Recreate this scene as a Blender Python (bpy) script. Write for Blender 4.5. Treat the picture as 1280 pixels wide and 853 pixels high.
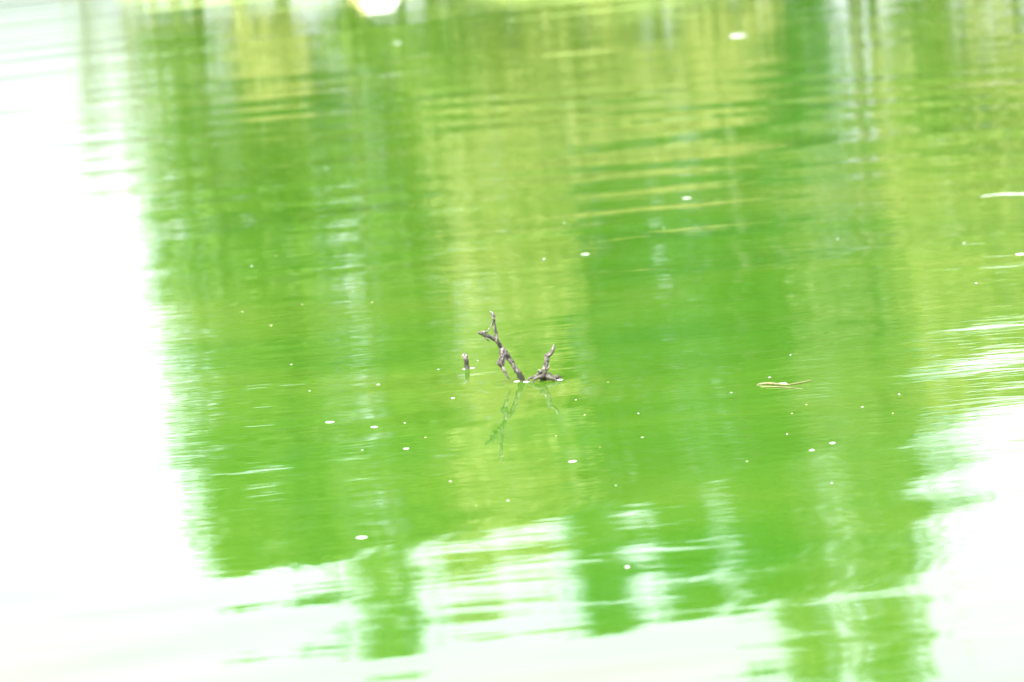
import bpy, math, random
import numpy as np
from mathutils import Vector, Matrix

# ------------------------------------------------------------------ clear
for o in list(bpy.data.objects):
    bpy.data.objects.remove(o, do_unlink=True)
scene = bpy.context.scene
COL = scene.collection
R = math.radians

# ------------------------------------------------------------------ camera
CAM_H = 3.23                       # eye height above the water
FPX = 4800.0                       # 135 mm lens, in pixels of a 1280 wide frame
PITCH = math.atan(726.5 / FPX)     # looking down on the water
ROLL = R(3.67)                     # the photograph is held slightly crooked
fwd = Vector((0, math.cos(PITCH), -math.sin(PITCH)))
r0 = Vector((1, 0, 0))
u0 = r0.cross(fwd)
cr, sr = math.cos(ROLL), math.sin(ROLL)
cam_r = r0 * cr - u0 * sr
cam_u = u0 * cr + r0 * sr
cd = bpy.data.cameras.new('camera')
cam = bpy.data.objects.new('camera', cd)
COL.objects.link(cam)
M4 = Matrix((cam_r, cam_u, -fwd)).transposed().to_4x4()
M4.translation = Vector((0, 0, CAM_H))
cam.matrix_world = M4
cd.sensor_width = 36.0
cd.lens = 135.0
cd.clip_start = 0.1
cd.clip_end = 5000
cd.dof.use_dof = True
cd.dof.focus_distance = 19.6
cd.dof.aperture_fstop = 1.9
scene.camera = cam

# ------------------------------------------------------------------ sky, sun, exposure
SUN_EL, SUN_AZ = 52.0, 205.0       # azimuth clockwise from +Y: behind the camera, a little left
world = bpy.data.worlds.new('World')
scene.world = world
world.use_nodes = True
wn, wl = world.node_tree.nodes, world.node_tree.links
wn.clear()
sky = wn.new('ShaderNodeTexSky')
sky.sky_type = 'NISHITA'
sky.sun_disc = False
sky.sun_elevation = R(SUN_EL)
sky.sun_rotation = R(SUN_AZ)
sky.air_density = 1.0
sky.dust_density = 6.0
sky.ozone_density = 1.0
hs = wn.new('ShaderNodeHueSaturation')           # a thin white overcast takes most of the blue away
hs.inputs['Saturation'].default_value = 0.22
bg = wn.new('ShaderNodeBackground')
bg.inputs['Strength'].default_value = 0.15
wo = wn.new('ShaderNodeOutputWorld')
wl.new(sky.outputs[0], hs.inputs['Color'])
tint = wn.new('ShaderNodeMix'); tint.data_type = 'RGBA'; tint.blend_type = 'MULTIPLY'
tint.inputs['Factor'].default_value = 1.0
tint.inputs[7].default_value = (0.965, 0.985, 1.05, 1)
wl.new(hs.outputs[0], tint.inputs[6])
wl.new(tint.outputs[2], bg.inputs['Color'])
wl.new(bg.outputs[0], wo.inputs['Surface'])
sd = bpy.data.lights.new('sun', 'SUN')
sd.energy = 1.5
sd.angle = R(12)
sd.color = (1.0, 0.96, 0.88)
sun = bpy.data.objects.new('sun', sd)
COL.objects.link(sun)
sdir = Vector((math.sin(R(SUN_AZ)) * math.cos(R(SUN_EL)), math.cos(R(SUN_AZ)) * math.cos(R(SUN_EL)), math.sin(R(SUN_EL))))
sun.rotation_euler = sdir.to_track_quat('Z', 'Y').to_euler()
sun.location = sdir * 100
scene.view_settings.view_transform = 'Standard'
scene.view_settings.look = 'None'
scene.view_settings.gamma = 1.0
scene.view_settings.exposure = 2.8
scene.view_settings.use_curve_mapping = False

# ------------------------------------------------------------------ pixel helpers
def ray(px, py):
    return (fwd + cam_r * ((px - 640) / FPX) - cam_u * ((py - 426.5) / FPX)).normalized()
def on_water(px, py, z=0.0):
    d = ray(px, py)
    t = (z - CAM_H) / d.z
    return Vector((0, 0, CAM_H)) + d * t
def at_depth(px, py, Y):
    d = ray(px, py)
    return Vector((0, 0, CAM_H)) + d * (Y / d.y)
def mirrored(px, py, Y):
    """the point on the plane y = Y whose mirror image shows at this pixel"""
    d = ray(px, py)
    t = Y / d.y
    return Vector((d.x * t, Y, -CAM_H - d.z * t))

# ------------------------------------------------------------------ mesh helpers
def link(name, verts, faces, mat, parent=None, smooth=True):
    me = bpy.data.meshes.new(name)
    me.from_pydata([tuple(v) for v in verts], [], [tuple(f) for f in faces])
    me.update()
    if smooth:
        me.polygons.foreach_set('use_smooth', [True] * len(me.polygons))
    me.materials.append(mat)
    o = bpy.data.objects.new(name, me)
    COL.objects.link(o)
    if parent is not None:
        o.parent = parent
    return o
def empty(name, loc):
    o = bpy.data.objects.new(name, None)
    o.location = loc
    COL.objects.link(o)
    return o
def tag(o, label=None, cat=None, group=None, kind=None):
    if label: o['label'] = label
    if cat: o['category'] = cat
    if group: o['group'] = group
    if kind: o['kind'] = kind
    return o

# ------------------------------------------------------------------ material helpers
def new_mat(name):
    m = bpy.data.materials.new(name)
    m.use_nodes = True
    nt = m.node_tree
    nt.nodes.clear()
    out = nt.nodes.new('ShaderNodeOutputMaterial')
    return m, nt, out
class NB:
    """tiny node builder"""
    def __init__(s, nt): s.nt = nt
    def node(s, t, **kw):
        n = s.nt.nodes.new(t)
        for k, v in kw.items(): setattr(n, k, v)
        return n
    def put(s, sock, v):
        if hasattr(v, 'is_output') or isinstance(v, bpy.types.NodeSocket): s.nt.links.new(v, sock)
        else: sock.default_value = v
    def math(s, op, a, b=None, c=None, clamp=False):
        n = s.node('ShaderNodeMath', operation=op, use_clamp=clamp)
        s.put(n.inputs[0], a)
        if b is not None: s.put(n.inputs[1], b)
        if c is not None: s.put(n.inputs[2], c)
        return n.outputs[0]
    def vmath(s, op, a, b):
        n = s.node('ShaderNodeVectorMath', operation=op)
        s.put(n.inputs[0], a); s.put(n.inputs[1], b)
        return n.outputs[0]
    def noise(s, vec, scale, detail=2.0, rough=0.5, dist=0.0):
        n = s.node('ShaderNodeTexNoise')
        s.put(n.inputs['Vector'], vec)
        n.inputs['Scale'].default_value = scale
        n.inputs['Detail'].default_value = detail
        n.inputs['Roughness'].default_value = rough
        n.inputs['Distortion'].default_value = dist
        return n.outputs['Fac']
    def ramp(s, fac, stops):
        n = s.node('ShaderNodeValToRGB')
        el = n.color_ramp.elements
        while len(el) < len(stops): el.new(0.5)
        for e, (p, c) in zip(el, stops):
            e.position = p
            e.color = (*c, 1) if len(c) == 3 else c
        s.put(n.inputs[0], fac)
        return n.outputs[0]
    def mapr(s, v, a, b, c=0.0, d=1.0, smooth=True):
        n = s.node('ShaderNodeMapRange', interpolation_type='SMOOTHSTEP' if smooth else 'LINEAR')
        s.put(n.inputs[0], v)
        n.inputs[1].default_value = a; n.inputs[2].default_value = b
        n.inputs[3].default_value = c; n.inputs[4].default_value = d
        return n.outputs[0]

# ------------------------------------------------------------------ water material
def water_material():
    m, nt, out = new_mat('green_pond_water')
    b = NB(nt)
    pos = b.node('ShaderNodeNewGeometry').outputs['Position']
    sep = b.node('ShaderNodeSeparateXYZ'); nt.links.new(pos, sep.inputs[0])
    X, Y = sep.outputs[0], sep.outputs[1]
    def stretched(sx, sy, off=(0, 0, 0), rot=0.0):
        n = b.node('ShaderNodeMapping')
        nt.links.new(pos, n.inputs[0])
        n.inputs['Location'].default_value = off
        n.inputs['Rotation'].default_value = (0, 0, rot)
        n.inputs['Scale'].default_value = (sx, sy, 1)
        return n.outputs[0]
    def diagonal(theta, su, sv, ox=0.0, oy=0.0):
        """coordinates along (su) and across (sv) crests that run at the angle theta to the x axis"""
        c, q = math.cos(theta), math.sin(theta)
        u = b.math('ADD', b.math('MULTIPLY', X, c * su), b.math('MULTIPLY', Y, q * su))
        v = b.math('ADD', b.math('MULTIPLY', X, -q * sv), b.math('MULTIPLY', Y, c * sv))
        n = b.node('ShaderNodeCombineXYZ')
        nt.links.new(b.math('ADD', u, ox), n.inputs[0]); nt.links.new(b.math('ADD', v, oy), n.inputs[1])
        return n.outputs[0]
    terms = []
    # slow undulation of the whole pond, crests running a little away from the viewer
    terms.append(b.math('MULTIPLY', b.noise(diagonal(R(34), 0.17, 0.75, 2.3, 0.6), 1.0, 1.0), 0.0240))
    terms.append(b.math('MULTIPLY', b.noise(diagonal(R(14), 0.35, 1.5, 7.3, 1.6), 1.0, 1.0), 0.0034))
    # ordinary ripples, in patches; the shallows close by lie calmer
    calm = b.mapr(Y, 13.5, 18.5, 0.30, 1.0)
    sp = on_water(655, 485)                       # and the snags still the water round them
    ex = b.math('MULTIPLY', b.math('SUBTRACT', X, sp.x), 1.6); ey = b.math('MULTIPLY', b.math('SUBTRACT', Y, sp.y - 0.8), 0.55)
    lee = b.mapr(b.math('SQRT', b.math('ADD', b.math('MULTIPLY', ex, ex), b.math('MULTIPLY', ey, ey))), 0.5, 2.2, 0.25, 1.0)
    calm = b.math('MULTIPLY', calm, lee)
    patch = b.mapr(b.noise(stretched(0.16, 0.12, (3.1, 7.7, 0)), 1.0, 2.0), 0.36, 0.66, 0.25, 1.0)
    patch = b.math('MULTIPLY', patch, calm)
    rip = b.noise(diagonal(R(5), 0.6, 2.3, 1.7, 0), 1.0, 2.5, 0.5, 0.4)
    terms.append(b.math('MULTIPLY', b.math('MULTIPLY', rip, patch), 0.0076))
    # cat's paws: short fine ripples
    patch2 = b.mapr(b.noise(stretched(0.3, 0.16, (9.3, 2.2, 0)), 1.0, 2.0), 0.40, 0.66, 0.30, 1.0)
    patch2 = b.math('MULTIPLY', patch2, calm)
    fine = b.noise(diagonal(R(8), 2.6, 9.0, 0, 0.4), 1.0, 2.0, 0.55, 0.6)
    terms.append(b.math('MULTIPLY', b.math('MULTIPLY', fine, patch2), 0.0021))
    # a spent wake: long parallel wavelets further out
    wob = b.math('MULTIPLY', b.noise(stretched(0.12, 0.25, (5, 5, 0)), 1.0, 1.0), 9.0)
    ph = b.math('ADD', b.math('MULTIPLY', Y, 4.6), b.math('ADD', b.math('MULTIPLY', X, -0.35), wob))
    wake = b.math('SINE', ph)
    near = b.mapr(Y, 26.0, 30.0)
    far = b.mapr(Y, 35.0, 46.0, 1.0, 0.0)
    wpatch = b.mapr(b.noise(stretched(0.13, 0.2, (2, 9, 0)), 1.0, 1.0), 0.35, 0.6, 0.35, 1.0)
    env = b.math('MULTIPLY', b.math('MULTIPLY', near, far), wpatch)
    terms.append(b.math('MULTIPLY', b.math('MULTIPLY', wake, env), 0.0034))
    # rings spreading from the snags and from a rising fish
    def rings(cx, cy, k, width, r_mid, amp):
        dx = b.math('SUBTRACT', X, cx); dy = b.math('SUBTRACT', Y, cy)
        r = b.math('SQRT', b.math('ADD', b.math('MULTIPLY', dx, dx), b.math('MULTIPLY', dy, dy)))
        q = b.math('DIVIDE', b.math('SUBTRACT', r, r_mid), width)
        e = b.math('POWER', 2.718, b.math('MULTIPLY', b.math('MULTIPLY', q, q), -1.0))
        s = b.math('SINE', b.math('MULTIPLY', r, k))
        terms.append(b.math('MULTIPLY', b.math('MULTIPLY', s, e), amp))
    for px, py, k, w, rm, a in ((652, 476, 42, 0.35, 0.15, 0.00012), (584, 461, 60, 0.2, 0.08, 0.00010),
                                (226, 430, 60, 0.22, 0.42, 0.00007), (285, 725, 70, 0.2, 0.3, 0.00004)):
        p = on_water(px, py)
        rings(p.x, p.y, k, w, rm, a)
    h = terms[0]
    for t in terms[1:]: h = b.math('ADD', h, t)
    bump = b.node('ShaderNodeBump')
    bump.inputs['Strength'].default_value = 1.0
    bump.inputs['Distance'].default_value = 1.0
    if 'Filter Width' in bump.inputs: bump.inputs['Filter Width'].default_value = 0.3
    nt.links.new(h, bump.inputs['Height'])
    # algae in the water: slow cloudy change of the green
    cl = b.noise(stretched(0.35, 0.5, (4, 1, 0)), 1.0, 3.0, 0.55, 0.6)
    col = b.ramp(cl, [(0.3, (0.021, 0.073, 0.004)), (0.55, (0.030, 0.080, 0.005)), (0.75, (0.043, 0.086, 0.008))])
    p = b.node('ShaderNodeBsdfPrincipled')
    nt.links.new(col, p.inputs['Base Color'])
    p.inputs['Roughness'].default_value = 0.03
    p.inputs['IOR'].default_value = 1.333
    nt.links.new(bump.outputs[0], p.inputs['Normal'])
    nt.links.new(p.outputs[0], out.inputs[0])
    return m

def leaf_material(name, cols, trans=0.45):
    m, nt, out = new_mat(name)
    b = NB(nt)
    rnd = b.node('ShaderNodeNewGeometry').outputs['Random Per Island']
    col = b.ramp(rnd, [(i / (len(cols) - 1), c) for i, c in enumerate(cols)])
    p = b.node('ShaderNodeBsdfPrincipled')
    nt.links.new(col, p.inputs['Base Color'])
    p.inputs['Roughness'].default_value = 0.55
    tr = b.node('ShaderNodeBsdfTranslucent')
    nt.links.new(col, tr.inputs[0])
    mx = b.node('ShaderNodeMixShader')
    mx.inputs[0].default_value = trans
    nt.links.new(p.outputs[0], mx.inputs[1]); nt.links.new(tr.outputs[0], mx.inputs[2])
    nt.links.new(mx.outputs[0], out.inputs[0])
    return m

def bark_material(name, lo, mid, hi, scale, bump=0.004, wet=False):
    m, nt, out = new_mat(name)
    b = NB(nt)
    tc = b.node('ShaderNodeTexCoord').outputs['Object']
    n1 = b.noise(tc, scale, 5.0, 0.65, 0.4)
    n2 = b.noise(tc, scale * 3.1, 3.0, 0.6)
    f = b.math('ADD', b.math('MULTIPLY', n1, 0.65), b.math('MULTIPLY', n2, 0.35))
    col = b.ramp(f, [(0.42, lo), (0.49, mid), (0.56, hi)])
    if wet:                                        # soaked, algae-stained wood just above the water
        sz = b.node('ShaderNodeSeparateXYZ'); nt.links.new(tc, sz.inputs[0])
        k = b.mapr(b.math('ADD', sz.outputs[2], b.math('MULTIPLY', n1, 0.05)), 0.035, 0.11, 0.9, 0.0)
        mx = b.node('ShaderNodeMix', data_type='RGBA')
        nt.links.new(k, mx.inputs[0]); nt.links.new(col, mx.inputs[6]); mx.inputs[7].default_value = (0.016, 0.017, 0.005, 1)
        col = mx.outputs[2]
    p = b.node('ShaderNodeBsdfPrincipled')
    nt.links.new(col, p.inputs['Base Color'])
    p.inputs['Roughness'].default_value = 0.85
    bp = b.node('ShaderNodeBump')
    bp.inputs['Distance'].default_value = bump
    nt.links.new(f, bp.inputs['Height'])
    nt.links.new(bp.outputs[0], p.inputs['Normal'])
    nt.links.new(p.outputs[0], out.inputs[0])
    return m

def plain_material(name, a, c, scale=40.0, rough=0.6):
    m, nt, out = new_mat(name)
    b = NB(nt)
    tc = b.node('ShaderNodeTexCoord').outputs['Object']
    col = b.ramp(b.noise(tc, scale, 3.0), [(0.35, a), (0.65, c)])
    p = b.node('ShaderNodeBsdfPrincipled')
    nt.links.new(col, p.inputs['Base Color'])
    p.inputs['Roughness'].default_value = rough
    nt.links.new(p.outputs[0], out.inputs[0])
    return m

def ground_material():
    m, nt, out = new_mat('grassy_ground')
    b = NB(nt)
    pos = b.node('ShaderNodeNewGeometry').outputs['Position']
    n1 = b.noise(pos, 0.35, 4.0, 0.6)
    n2 = b.noise(pos, 6.0, 3.0, 0.6)
    f = b.math('ADD', b.math('MULTIPLY', n1, 0.6), b.math('MULTIPLY', n2, 0.4))
    col = b.ramp(f, [(0.32, (0.08, 0.12, 0.03)), (0.5, (0.13, 0.17, 0.04)), (0.68, (0.20, 0.22, 0.07))])
    p = b.node('ShaderNodeBsdfPrincipled')
    nt.links.new(col, p.inputs['Base Color'])
    p.inputs['Roughness'].default_value = 0.9
    nt.links.new(p.outputs[0], out.inputs[0])
    return m

M_WATER = water_material()
M_GROUND = ground_material()
M_LEAF = {
    'dark': leaf_material('dark_green_leaf', [(0.018, 0.075, 0.014), (0.030, 0.105, 0.020), (0.050, 0.135, 0.030)]),
    'mid': leaf_material('fresh_green_leaf', [(0.08, 0.14, 0.025), (0.12, 0.19, 0.035), (0.18, 0.24, 0.055)]),
    'light': leaf_material('yellow_green_leaf', [(0.24, 0.25, 0.07), (0.34, 0.33, 0.12), (0.44, 0.42, 0.18)]),
    'olive': leaf_material('olive_green_leaf', [(0.13, 0.15, 0.05), (0.18, 0.20, 0.08), (0.24, 0.25, 0.12)]),
}
M_TRUNK = bark_material('grey_tree_bark', (0.06, 0.05, 0.035), (0.13, 0.115, 0.08), (0.22, 0.20, 0.15), 4.0, 0.02)
M_SNAG = bark_material('weathered_dead_bark', (0.010, 0.008, 0.004), (0.052, 0.043, 0.033), (0.16, 0.138, 0.124), 30.0, 0.006, True)
M_WHITE = plain_material('white_foam_and_glint', (0.24, 0.25, 0.24), (0.34, 0.35, 0.34))
M_FOAMS = [M_WHITE, plain_material('grey_green_foam', (0.15, 0.19, 0.12), (0.22, 0.26, 0.19)), plain_material('thin_foam', (0.18, 0.21, 0.17), (0.26, 0.28, 0.24))]
M_CREAM = plain_material('pale_petal', (0.13, 0.13, 0.05), (0.20, 0.19, 0.09))
M_STRAW = plain_material('straw', (0.045, 0.045, 0.010), (0.085, 0.076, 0.022))
M_YELLOW = plain_material('yellow_paint', (0.42, 0.33, 0.14), (0.50, 0.40, 0.19), 8.0, 0.4)
M_BUOY = plain_material('white_plastic', (0.50, 0.49, 0.47), (0.58, 0.57, 0.55), 6.0, 0.35)

# ------------------------------------------------------------------ the setting
def sstep(a, b, x):
    t = np.clip((x - a) / (b - a), 0, 1)
    return t * t * (3 - 2 * t)
def ground_z(x, y):
    x = np.asarray(x, float); y = np.asarray(y, float)
    yn = 3.6 + 0.5 * np.sin(x * 0.31) + 0.3 * np.sin(x * 0.83 + 1)
    yf = 61.0 + 0.6 * np.sin(x * 0.37 + 2) + 0.35 * np.sin(x * 0.9)
    yf = yf + 90.0 * (1 - sstep(-8.2, -6.2, x)) + 0.02 * np.maximum(x - 10, 0) ** 1.5
    d = np.maximum(np.maximum(yn - y, y - yf), np.abs(x) - 75 + 5 * np.sin(y * 0.07))
    top = 1.5 + 0.35 * np.sin(x * 0.21 + y * 0.05) + 0.3 * np.sin(x * 0.05 - y * 0.033)
    far_top = 0.15 + 0.3 * sstep(-6.5, -3, x) + 1.5 * np.exp(-((x - 1.7) / 2.3) ** 2) + 0.6 * sstep(6, 14, x) + 0.1 * np.sin(x * 0.9)
    far = sstep(30, 40, y)
    top = top * (1 - far) + far_top * far
    up = top * (1 - np.exp(-np.maximum(d, 0) * 0.42 / np.maximum(top, 0.5) * 1.2))
    up = up + 0.03 * np.sin(x * 2.1 + y * 1.3) * np.clip(d, 0, 1)
    dn = -np.minimum(1.6, -np.minimum(d, 0) * 0.4)
    return np.where(d > 0, up, dn)
def spread(inner, step, outer, ratio=1.25):
    a, b_ = inner
    v = list(np.arange(a, b_ + 1e-6, step))
    s = step
    while v[-1] < outer[1]:
        s *= ratio; v.append(v[-1] + s)
    s = step; pre = []
    cur = a
    while cur > outer[0]:
        s *= ratio; cur -= s; pre.append(cur)
    return np.array(pre[::-1] + v)
def build_ground():
    xs = spread((-26, 26), 0.5, (-1800, 1800))
    ys = spread((-12, 165), 0.6, (-1500, 2500))
    gx, gy = np.meshgrid(xs, ys)
    gz = ground_z(gx, gy)
    v = np.stack([gx.ravel(), gy.ravel(), gz.ravel()], 1)
    nx, ny = len(xs), len(ys)
    i = np.arange(ny - 1)[:, None] * nx + np.arange(nx - 1)[None]
    i = i.ravel()
    f = np.stack([i, i + 1, i + 1 + nx, i + nx], 1)
    o = link('ground', v.tolist(), f.tolist(), M_GROUND)
    tag(o, kind='structure')
build_ground()
def build_water():
    xs = np.linspace(-85, 85, 35); ys = np.linspace(-4, 172, 45)
    gx, gy = np.meshgrid(xs, ys)
    v = np.stack([gx.ravel(), gy.ravel(), 0 * gx.ravel()], 1)
    nx, ny = len(xs), len(ys)
    i = (np.arange(ny - 1)[:, None] * nx + np.arange(nx - 1)[None]).ravel()
    f = np.stack([i, i + 1, i + 1 + nx, i + nx], 1)
    tag(link('water', v.tolist(), f.tolist(), M_WATER), kind='structure')
build_water()

# ------------------------------------------------------------------ tubes
def tube(points, radii, sides=8, jitter=0.0, rng=None, sub=1, cap=True):
    """tapered tube along a polyline, Catmull-Rom smoothed, lumpy when jitter > 0"""
    P = [Vector(p) for p in points]
    if sub > 1:
        Q, RR = [], []
        n = len(P)
        for i in range(n - 1):
            a, b_, c, d = P[max(i - 1, 0)], P[i], P[i + 1], P[min(i + 2, n - 1)]
            for k in range(sub):
                t = k / sub
                Q.append(0.5 * ((2 * b_) + (c - a) * t + (2 * a - 5 * b_ + 4 * c - d) * t * t + (3 * b_ - a - 3 * c + d) * t ** 3))
                RR.append(radii[i] * (1 - t) + radii[i + 1] * t)
        Q.append(P[-1]); RR.append(radii[-1])
        P, radii = Q, RR
    V, F = [], []
    ref = Vector((0.31, 0.87, 0.38)).normalized()
    for i, p in enumerate(P):
        tan = (P[min(i + 1, len(P) - 1)] - P[max(i - 1, 0)]).normalized()
        s = tan.cross(ref).normalized(); t2 = tan.cross(s)
        for k in range(sides):
            a = 2 * math.pi * k / sides
            r = radii[i] * (1 + (rng.uniform(-jitter, jitter) if jitter else 0))
            V.append(p + (s * math.cos(a) + t2 * math.sin(a)) * r)
    for i in range(len(P) - 1):
        for k in range(sides):
            a = i * sides + k; b_ = i * sides + (k + 1) % sides
            F.append((a, b_, b_ + sides, a + sides))
    if cap:
        F.append(tuple(range(sides))[::-1])
        F.append(tuple(range((len(P) - 1) * sides, len(P) * sides)))
    return V, F
def join(parts):
    V, F = [], []
    for v, f in parts:
        o = len(V)
        V += list(v); F += [tuple(i + o for i in q) for q in f]
    return V, F

# ------------------------------------------------------------------ trees on the far bank (seen only mirrored in the water)
def foliage(rng, centres, radii, per, size):
    """leaf quads scattered through clumps"""
    n = len(centres) * per
    c = np.repeat(np.array(centres), per, 0)
    rr = np.repeat(np.array(radii), per)[:, None]
    g = rng.normal(0, 0.5, (n, 3)) * rr * np.array([1, 1, 0.75])
    p = c + g
    nrm = rng.normal(0, 1, (n, 3)); nrm[:, 2] = np.abs(nrm[:, 2]) + 0.3
    nrm /= np.linalg.norm(nrm, axis=1)[:, None]
    t = np.cross(nrm, rng.normal(0, 1, (n, 3))); t /= np.linalg.norm(t, axis=1)[:, None]
    s = np.cross(nrm, t)
    L = (size * rng.uniform(0.6, 1.4, n))[:, None]; W = L * 0.5
    a = p - t * L * 0.5; b_ = p + s * W * 0.5; d = p + t * L * 0.5; e = p - s * W * 0.5
    V = np.stack([a, b_, d, e], 1).reshape(-1, 3)
    F = np.arange(n * 4).reshape(-1, 4)
    return V, F
def quick_mesh(name, V, F, mat, parent):
    me = bpy.data.meshes.new(name)
    me.vertices.add(len(V)); me.vertices.foreach_set('co', np.asarray(V, np.float32).ravel())
    me.loops.add(F.size); me.loops.foreach_set('vertex_index', F.ravel().astype(np.int32))
    me.polygons.add(len(F))
    me.polygons.foreach_set('loop_start', np.arange(0, F.size, 4, dtype=np.int32))
    me.update(calc_edges=True)
    me.materials.append(mat)
    o = bpy.data.objects.new(name, me); COL.objects.link(o); o.parent = parent
    return o
def tree(seed, top_px, top_py, width_px, low_py, Y, leaf, label, cat='tree', name='bank_tree', clumps=160, per=60,
         size=0.19, group='trees on the far bank', taper=0.78, clump_r=0.55):
    """crown top mirrored at (top_px, top_py); crown reaches down to the height mirrored at low_py"""
    rng = np.random.default_rng(seed)
    prng = random.Random(seed)
    top = mirrored(top_px, top_py, Y)
    low = max(mirrored(top_px, low_py, Y).z, 0.9)
    wid = width_px / FPX * Y
    gz = float(ground_z(top.x, Y))
    root = empty(name, (top.x, Y, gz))
    H = top.z - gz; lowh = low - gz
    # trunk and limbs
    lean = [prng.uniform(-0.12, 0.12) for _ in range(6)]
    pts = [(0, 0, -0.3)] + [(lean[k], lean[-k], H * 0.92 * (k + 1) / 5) for k in range(5)]
    r_ = (0.006 if cat == 'sapling' else 0.009) * H
    parts = [tube(pts, [r_ * 1.25, r_, r_ * 0.8, r_ * 0.6, r_ * 0.35, r_ * 0.1], 8, 0.06, prng, 2)]
    cents, rads = [], []
    nl = 9
    for k in range(nl):
        z = lowh * 0.8 + (H * 0.8 - lowh * 0.8) * k / (nl - 1)
        a = prng.uniform(0, 6.28); reach = wid * 0.42 * prng.uniform(0.7, 1.1) * (1 - 0.45 * k / nl)
        e = (math.cos(a) * reach, math.sin(a) * reach, min(z + reach * prng.uniform(0.3, 0.8), H * 0.95))
        m_ = (e[0] * 0.5, e[1] * 0.5, z + (e[2] - z) * 0.35)
        parts.append(tube([(0, 0, z), m_, e], [r_ * 0.42, r_ * 0.28, r_ * 0.08], 6, 0.05, prng, 2))
    tr = link('trunk', *join(parts), M_TRUNK, root)
    for k in range(clumps):
        u = prng.random() ** 0.9
        lo_k = lowh * prng.uniform(0.15, 1.0) if prng.random() < 0.5 else lowh
        z = lo_k + (H - lo_k) * u
        env = (1 - taper * u ** 2.4) * (0.75 + 0.25 * math.sin(min(u * 4, 1) * math.pi / 2))
        env *= math.sqrt(max(0.02, 1 - max(0, (u - 0.8) / 0.2) ** 2))
        env *= 1 + 0.22 * math.sin(u * 19 + seed) + 0.16 * math.sin(u * 47 + seed * 2.3)
        a = prng.uniform(0, 6.28); q = math.sqrt(prng.uniform(0.05, 1)) * (1.3 if prng.random() < 0.12 else 1)
        cents.append((math.cos(a) * q * wid * 0.5 * env, math.sin(a) * q * wid * 0.5 * env, min(z, H - 0.2)))
        rads.append(clump_r * prng.uniform(0.6, 1.2))
    V, F = foliage(rng, cents, rads, per, size)
    V[:, 2] = np.maximum(V[:, 2], 0.12)
    quick_mesh('crown', V, F, M_LEAF[leaf], root)
    tag(root, label, cat, group)
    return root

TREES = [
    # seed, top px, top py, width px, low py, distance, leaf, label
    (1, 303, 715, 150, 110, 64.5, 'mid', 'tall fresh green tree at the open end of the far bank row'),
    (2, 405, 740, 150, 100, 66.5, 'dark', 'dark green tree second from the open end of the bank row'),
    (3, 495, 810, 190, 90, 65.0, 'mid', 'broad fresh green tree third from the open end of the bank row'),
    (4, 590, 745, 150, 20, 66.0, 'light', 'slim yellow green tree between broad green and dark trees on the bank'),
    (5, 665, 720, 150, 60, 64.0, 'light', 'yellow green tree with bare lower trunk on the far bank'),
    (6, 760, 775, 190, 60, 67.0, 'dark', 'dark green tree beside the bare trunked yellow green tree'),
    (7, 865, 745, 190, 60, 68.0, 'dark', 'wide dark green tree standing before the olive trees'),
    (8, 945, 775, 160, 20, 65.5, 'dark', 'dark leafy tree between the wide dark and the olive trees'),
    (9, 1020, 845, 160, 60, 66.5, 'olive', 'tallest olive green tree on the far bank'),
    (10, 1110, 835, 170, 200, 64.5, 'olive', 'olive green tree with clear trunk beside the tallest tree'),
    (11, 1200, 490, 170, 0, 63.5, 'light', 'low yellow green tree past the olive trees'),
    (12, 1290, 480, 180, 0, 64.5, 'light', 'low yellow green tree next to the last tree of the row'),
    (13, 1390, 490, 180, 0, 65.0, 'light', 'rounded yellow green tree last of the bank row'),
    (14, 350, 670, 160, 160, 70.5, 'olive', 'olive green tree standing behind the two end trees of the row'),
    (15, 540, 660, 170, 90, 71.0, 'dark', 'dark tree behind the broad green and slim yellow green trees'),
    (16, 700, 680, 170, 0, 71.5, 'mid', 'green tree behind the bare trunked yellow green tree'),
    (17, 815, 690, 180, 0, 72.5, 'dark', 'deep green tree in the second row behind the two dark trees'),
    (18, 975, 690, 150, 0, 71.0, 'dark', 'dark green tree in the second row behind the tallest olive tree'),
    (19, 1120, 640, 120, 240, 71.5, 'dark', 'dark tree behind the clear trunked olive tree'),
]
for t in TREES:
    tree(*t)
tree(20, 262, 600, 110, 60, 65.5, 'mid', 'sparse thin crowned tree at the very end of the bank row by open water', clumps=60, per=22, size=0.15)
tree(21, 225, 400, 110, 40, 67.0, 'olive', 'small sparse olive tree standing past the end of the bank row', clumps=34, per=20, size=0.15)
tree(22, 1190, 640, 90, 250, 66.0, 'mid', 'thin sparse tree between the olive trees and low yellow green trees', clumps=40, per=24, size=0.15)
SHRUBS = [
    (31, 225, 80, 50, 63.2, 'mid'), (32, 345, 100, 80, 63.6, 'light'), (33, 560, 160, 100, 63.2, 'mid'),
    (34, 650, 190, 130, 63.4, 'light'), (35, 740, 210, 130, 63.8, 'light'), (36, 840, 190, 130, 63.5, 'light'),
    (37, 920, 150, 110, 63.2, 'light'), (38, 985, 200, 110, 63.0, 'dark'), (39, 1170, 200, 80, 63.0, 'mid'),
    (40, 455, 70, 70, 63.4, 'mid'),
]
SL = ['low green shrub at the water edge by the open end of the bank', 'yellow green shrub under the dark second tree of the bank row',
      'low green shrub under the slim yellow green tree', 'yellow green shrub under the bare trunked yellow green tree',
      'tallest yellow green shrub on the grassy mound', 'yellow green shrub beside the tallest one on the mound',
      'smallest yellow green shrub at the end of the mound', 'dark green shrub beneath the tallest olive tree',
      'low green shrub beneath the clear trunked olive tree', 'low green shrub under the broad third tree of the row']
for (s, px, py, w, Y, lf), lb in zip(SHRUBS, SL):
    tree(s, px, py, w, -60, Y, lf, lb, 'shrub', 'bank_shrub', 40, 60, 0.16, 'shrubs on the far bank', 0.4, 0.45)
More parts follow.
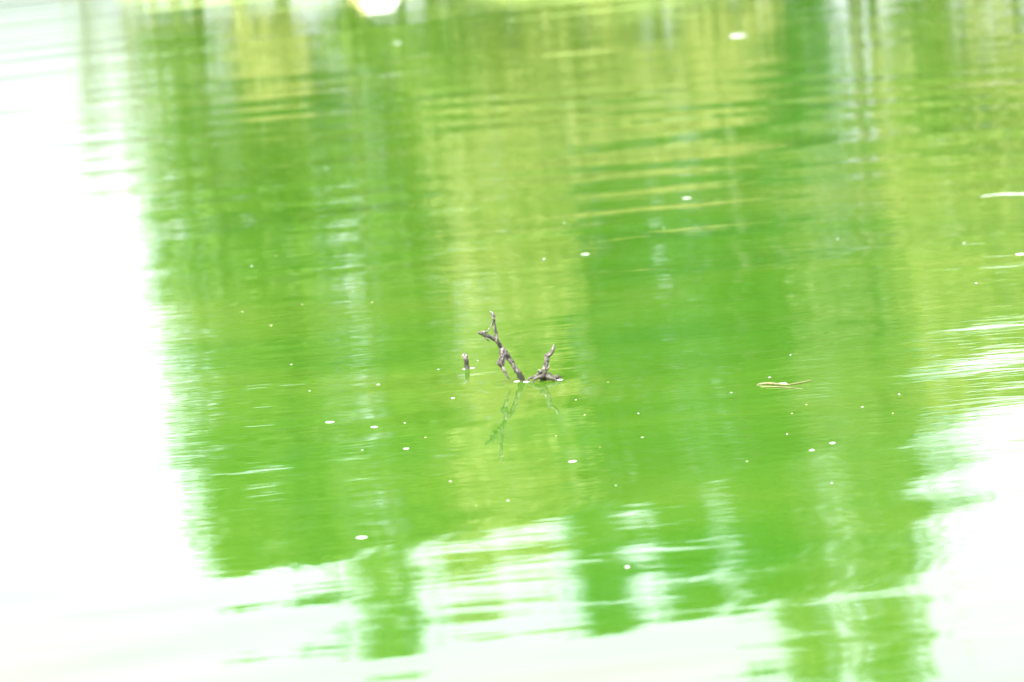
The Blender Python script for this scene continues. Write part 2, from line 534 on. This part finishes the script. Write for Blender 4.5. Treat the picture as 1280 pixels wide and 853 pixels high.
for k, (px, py, Y) in enumerate(((120, 210, 70.0), (178, 230, 68.0))):
    tree(50 + k, px, py, 45, 20, Y, 'olive', ['thin sapling standing apart in the shallows beyond the tree row',
         'sparse sapling at the corner of the bay'][k], 'sapling', 'thin_sapling', 30, 22, 0.13, 'saplings by the bay', 0.5, 0.4)

# ------------------------------------------------------------------ dead branch standing in the water
def snag(name, base_px, base_py, chains, label, cat, seed):
    """chains: (part name, [(px, py, lean towards the viewer in m, radius in m)...]); a pixel lies on the vertical plane through the base, less the lean"""
    prng = random.Random(seed)
    B = on_water(base_px, base_py)
    root = empty(name, B)
    for pname, pts in chains:
        P, RR = [], []
        for q in pts:
            if len(q) == 3:                    # (dx, dy, dz offset from base, as metres) given by a tuple
                P.append(Vector(q[0])); RR.append(q[1])
            else:
                p = at_depth(q[0], q[1], B.y - q[2])
                P.append(p - B); RR.append(q[3])
        RR = [r * prng.uniform(0.8, 1.2) for r in RR]
        V, F = tube(P, RR, 10, 0.33, prng, 7)
        o = link(pname, V, F, M_SNAG, root)
    tag(root, label, cat)
    return root
k = 0.00408   # metres per pixel at the branch
def under(dx, dy, dz, r): return (Vector((dx, dy, dz)), r, 0)
snag('dead_branch', 653, 476, [
    ('stem', [under(0.05, 0.03, -0.30, 0.016), under(0.012, 0.005, -0.05, 0.0155), (652.5, 474.5, 0.0, 0.0150), (643, 459, 0.03, 0.0140), (634, 445, 0.06, 0.0135),
              (627, 434.5, 0.085, 0.0125), (620.5, 426.5, 0.11, 0.0115), (613.5, 421.5, 0.14, 0.0105), (606, 419.5, 0.18, 0.009), (602, 417, 0.21, 0.010), (597.5, 416, 0.24, 0.005)]),
    ('twig', [(621.5, 428, 0.105, 0.008), (621, 422, 0.108, 0.0085), (619.5, 414.5, 0.115, 0.0095), (617.5, 405, 0.125, 0.0075), (616.8, 396, 0.135, 0.0075), (615.5, 392.5, 0.14, 0.0095), (612.8, 389.7, 0.145, 0.006)]),
    ('side_shoot', [(617, 404, 0.125, 0.0035), (614.5, 406, 0.13, 0.003), (611.5, 410.5, 0.15, 0.0025), (608.7, 415.5, 0.175, 0.003)]),
    ('hanging_twig', [(627.5, 435, 0.085, 0.010), (626.8, 441, 0.10, 0.012), (627, 447, 0.11, 0.0105), (624.8, 453.5, 0.12, 0.014), (627, 458, 0.12, 0.0095), (630, 463, 0.12, 0.009), (633, 469, 0.115, 0.006), (637.5, 474.5, 0.11, 0.0025)]),
    ('hanging_twig', [(631, 441, 0.075, 0.007), (630.5, 447, 0.09, 0.007), (629.5, 453, 0.10, 0.0075), (627, 458.5, 0.115, 0.006)]),
    ('bark_shred', [(606, 420, 0.18, 0.005), (608, 423.5, 0.185, 0.005), (610.5, 425.5, 0.18, 0.003), (612, 426.5, 0.175, 0.0015)]),
    ('bark_shred', [(600, 416.5, 0.21, 0.006), (604, 415.2, 0.20, 0.006), (609, 415.8, 0.18, 0.004)]),
], 'forked grey dead branch leaning out of the green water', 'branch', 7)
snag('low_snag', 682, 475.5, [
    ('root', [under(0.09, 0.0, -0.10, 0.008), (700, 474.8, 0.0, 0.007), (697.5, 471.2, 0.0, 0.010), (692, 471.6, 0.0, 0.009), (687, 470, 0.0, 0.012), (680, 468.5, 0.0, 0.017)]),
    ('root', [(681, 469, 0.0, 0.016), (676, 467.5, 0.0, 0.011), (670, 470.5, 0.0, 0.010), (665, 472, 0.0, 0.007), (660, 475.2, 0.0, 0.005), under(-0.11, 0, -0.06, 0.005)]),
    ('root', [(679, 470, 0.02, 0.012), (671, 472.8, 0.05, 0.007), (667, 475.5, 0.06, 0.004), under(-0.08, -0.08, -0.05, 0.004)]),
    ('root', [(682, 469, 0.0, 0.013), (689, 473, 0.04, 0.009), (695, 475.6, 0.06, 0.006), under(0.07, -0.08, -0.05, 0.004)]),
    ('root', [(680, 466, -0.01, 0.012), (679, 473, -0.02, 0.018), under(-0.005, 0.03, -0.08, 0.014)]),
    ('twig', [(680, 472, 0.0, 0.024), (680.3, 466, 0.005, 0.018), (682, 457, 0.01, 0.0135), (684, 449, 0.015, 0.0125), (685.5, 444.5, 0.02, 0.0115), (690, 440.5, 0.03, 0.0105), (691.8, 435.5, 0.035, 0.009), (692.7, 430.7, 0.04, 0.003)]),
    ('knot', [(683, 447.5, 0.02, 0.010), (682.6, 444.8, 0.025, 0.010), (682.4, 442.5, 0.03, 0.005)]),
    ('bark_shred', [(684, 462, 0.02, 0.007), (686, 459.5, 0.03, 0.005), (687, 457, 0.035, 0.002)]),
    ('stub', [(676, 468, 0.01, 0.012), (674.5, 464.5, 0.02, 0.010), (673.5, 462.5, 0.025, 0.004)]),
], 'low grey snag with one upright twig beside the forked branch', 'branch', 11)
snag('wooden_stub', 584, 461, [
    ('stem', [under(0.0, 0.0, -0.25, 0.011), (583.8, 461.3, 0.0, 0.0115), (583.3, 454, 0.0, 0.0125), (582, 448.5, 0.005, 0.010), (583, 445.5, 0.005, 0.0085), (580.8, 441.5, 0.01, 0.004)]),
    ('knot', [(582, 447, 0.0, 0.008), (579.8, 444.2, 0.0, 0.009), (579, 442.5, 0.0, 0.004)]),
], 'short dark wooden stub poking out of the water', 'stub', 13)

# ------------------------------------------------------------------ floating things
def fleck_mesh(seed, w, l, t):
    """irregular low dome, like a petal or a scrap of foam"""
    r = random.Random(seed)
    n = 11
    out = [(math.cos(2 * math.pi * i / n) * r.uniform(0.8, 1.15), math.sin(2 * math.pi * i / n) * r.uniform(0.8, 1.15)) for i in range(n)]
    V = [(x * w / 2, y * l / 2, -t * 0.5) for x, y in out] + [(x * w / 2 * 0.98, y * l / 2 * 0.98, t * 0.35) for x, y in out]
    V += [(x * w / 2 * 0.55, y * l / 2 * 0.55, t * r.uniform(0.75, 1.0)) for x, y in out] + [(0, 0, t)]
    F = [tuple(range(n))[::-1]]
    for ring in range(2):
        for i in range(n):
            a, b_ = ring * n + i, ring * n + (i + 1) % n
            F.append((a, b_, b_ + n, a + n))
    for i in range(n): F.append((2 * n + i, 2 * n + (i + 1) % n, 3 * n))
    return V, F
def fleck(seed, px, py, w_px, h_px, mat, label, group, name='foam_fleck', cat='foam', rot=0.0):
    p = on_water(px, py)
    m_px = p.y / FPX
    w = w_px * m_px * (0.85 if w_px > 7 else 0.65)
    t = 0.03 * w + 0.002
    l = min(w * 1.0, h_px * m_px / max(0.06, CAM_H / p.length))
    V, F = fleck_mesh(seed, w, l, t)
    o = link(name, V, F, mat, None)
    o.location = (p.x, p.y, 0.0)
    o.rotation_euler = (0, 0, rot)
    return tag(o, label, cat, group)
G = 'white flecks adrift on the pond'
WHITE = [(497, 54, 11, 5), (858, 248, 15, 4), (732, 318, 14, 3), (680, 324, 6, 4), (1275, 318, 16, 3), (1220, 354, 6, 3), (705, 279, 5, 3),
         (1047, 299, 4, 3), (1205, 304, 6, 3), (830, 285, 3, 2), (364, 456, 5, 3), (412, 528, 14, 3), (468, 534, 11, 3), (508, 561, 10, 4),
         (563, 602, 6, 4), (566, 498, 7, 3), (473, 481, 7, 2), (506, 529, 5, 2), (453, 563, 5, 2), (716, 577, 12, 4), (1015, 563, 8, 3),
         (1041, 554, 10, 4), (1078, 509, 6, 3), (1124, 493, 5, 3), (988, 444, 3, 3), (962, 472, 7, 2), (803, 547, 6, 3), (798, 517, 4, 2),
         (1040, 604, 5, 4), (720, 500, 4, 4), (635, 626, 7, 4), (984, 543, 4, 3), (784, 709, 8, 6), (315, 333, 5, 3), (387, 489, 4, 2),
         (597, 451, 3, 2), (548, 462, 4, 2), (914, 491, 5, 3), (770, 607, 4, 2), (1165, 610, 5, 3)]
for i, (x, y, w, h) in enumerate(WHITE):
    tone = (i * 7 + 3) % 4 % 3
    size = 'flat oval' if w >= 10 else 'small' if w >= 6 else 'tiny'
    hue = ('white', 'greyish', 'dull white')[tone]
    where = ('close beside the wooden stub' if math.hypot(x - 584, (y - 461) * 3) < 60 else 'close by the floating tan straw' if math.hypot(x - 980, (y - 480) * 2) < 75
             else 'on far open water' if y < 360 else 'on the mirrored tree tops' if y > 595 else 'on the green water round the branches')
    fleck(100 + i, x, y, w, h, M_FOAMS[tone], f'{size} {hue} foam fleck adrift {where}', G, rot=i * 1.3 if w < 8 else 0.1 * (i % 5 - 2))
CREAMS = [(303, 390, 5, 3), (378, 381, 4, 3), (339, 407, 6, 3), (532, 547, 5, 3), (731, 519, 5, 2), (990, 517, 5, 3), (760, 478, 3, 2), (934, 577, 5, 2),
          (345, 320, 4, 3), (465, 378, 5, 3), (1116, 517, 4, 2), (595, 632, 4, 3), (750, 559, 3, 2), (1008, 506, 4, 2), (695, 545, 4, 2)]
for i, (x, y, w, h) in enumerate(CREAMS):
    fleck(200 + i, x, y, w, h, M_CREAM, 'tiny pale yellow speck of pollen husk floating on the pond', 'yellowish specks adrift on the pond', 'husk_speck', 'speck')
fleck(301, 922, 45, 26, 6, M_WHITE, 'broad white foam scrap adrift far out toward the mooring float', None, 'foam_scrap')
fleck(302, 452, 672, 16, 8, M_WHITE, 'rounded pale foam scrap near the mirrored tree tops', None, 'foam_scrap')
fleck(303, 978, 480, 17, 4, M_WHITE, 'oval white petal caught on the floating straw', None, 'white_petal', 'petal')
# white patches painting the sky's glint on the water's rim round the wood
fleck(311, 646, 477, 10, 3, M_WHITE, 'white painted sky glint at the foot of the forked branch', None, 'painted_glint')
fleck(312, 658, 477.5, 11, 3, M_WHITE, 'white painted sky glint between the forked branch and low snag', None, 'painted_glint')
fleck(313, 700, 475, 10, 3, M_WHITE, 'white painted sky glint at the outer end of the low snag', None, 'painted_glint')
fleck(314, 580, 461.8, 7, 2, M_WHITE, 'thin painted sky glint at the foot of the wooden stub', None, 'painted_glint')
fleck(315, 590, 460.2, 9, 2, M_WHITE, 'thin painted sky glint trailing beside the wooden stub', None, 'painted_glint')

def straw(name, pts, r, mat, label, cat):
    P = []
    for px, py, z in pts: P.append(on_water(px, py, z))
    B = P[0].copy(); B.z = 0
    V, F = tube([p - B for p in P], r, 7, 0.15, random.Random(5), 5)
    o = link(name, V, F, mat, None)
    o.location = B
    return tag(o, label, cat)
straw('floating_straw', [(946, 481.5, 0.0), (952, 480, 0.004), (962, 479.5, 0.006), (972, 480.5, 0.005), (985, 481, 0.004), (993, 480, 0.004), (1003, 478, 0.006), (1015, 475.3, 0.012)],
      [0.003, 0.006, 0.007, 0.006, 0.004, 0.004, 0.0035, 0.002], M_STRAW, 'tan straw floating under the white petal', 'straw')
straw('floating_straw', [(950, 484, 0.0), (960, 483.5, 0.003), (975, 484, 0.003), (990, 485.2, 0.003), (1004, 486, 0.0)],
      [0.002, 0.003, 0.003, 0.0025, 0.0015], M_STRAW, 'thin straw lying flat below the longer tan straw', 'straw')
straw('floating_twig', [(1226, 246, 0.0), (1236, 244.3, 0.002), (1256, 242.6, 0.002), (1276, 242.4, 0.002), (1296, 241, 0.002)],
      [0.003, 0.004, 0.005, 0.005, 0.004], M_FOAMS[2], 'long bleached white twig floating on open water', 'twig')

# ------------------------------------------------------------------ buoy far out
def buoy():
    p = on_water(472, -4)
    root = empty('mooring_float', (p.x, p.y, 0))
    def lathe(name, prof, mat):
        n = 28; V, F = [], []
        for r, z in prof:
            for i in range(n):
                a = 2 * math.pi * i / n
                V.append((r * math.cos(a), r * math.sin(a), z))
        for j in range(len(prof) - 1):
            for i in range(n):
                a = j * n + i; b_ = j * n + (i + 1) % n
                F.append((a, b_, b_ + n, a + n))
        return link(name, V, F, mat, root)
    lathe('hull', [(0.0, -0.32), (0.05, -0.31), (0.085, -0.27), (0.115, -0.19), (0.135, -0.09), (0.14, 0.0), (0.135, 0.09), (0.115, 0.19), (0.085, 0.27), (0.05, 0.31), (0.0, 0.32)], M_BUOY)
    lathe('end_cap', [(0.122, -0.17), (0.126, -0.175), (0.118, -0.20), (0.092, -0.275), (0.055, -0.318), (0.0, -0.33)], M_YELLOW)
    ring = [(0.05 * math.cos(a), 0, -0.36 + 0.05 * math.sin(a)) for a in np.linspace(0, 2 * math.pi, 13)]
    V, F = tube(ring, [0.012] * 13, 6)
    link('lifting_ring', V, F, M_YELLOW, root)
    root.location.z = 0.05
    root.rotation_euler = (0, R(90), R(-12))
    tag(root, 'white rounded float with yellow end lying on far water', 'float')
buoy()
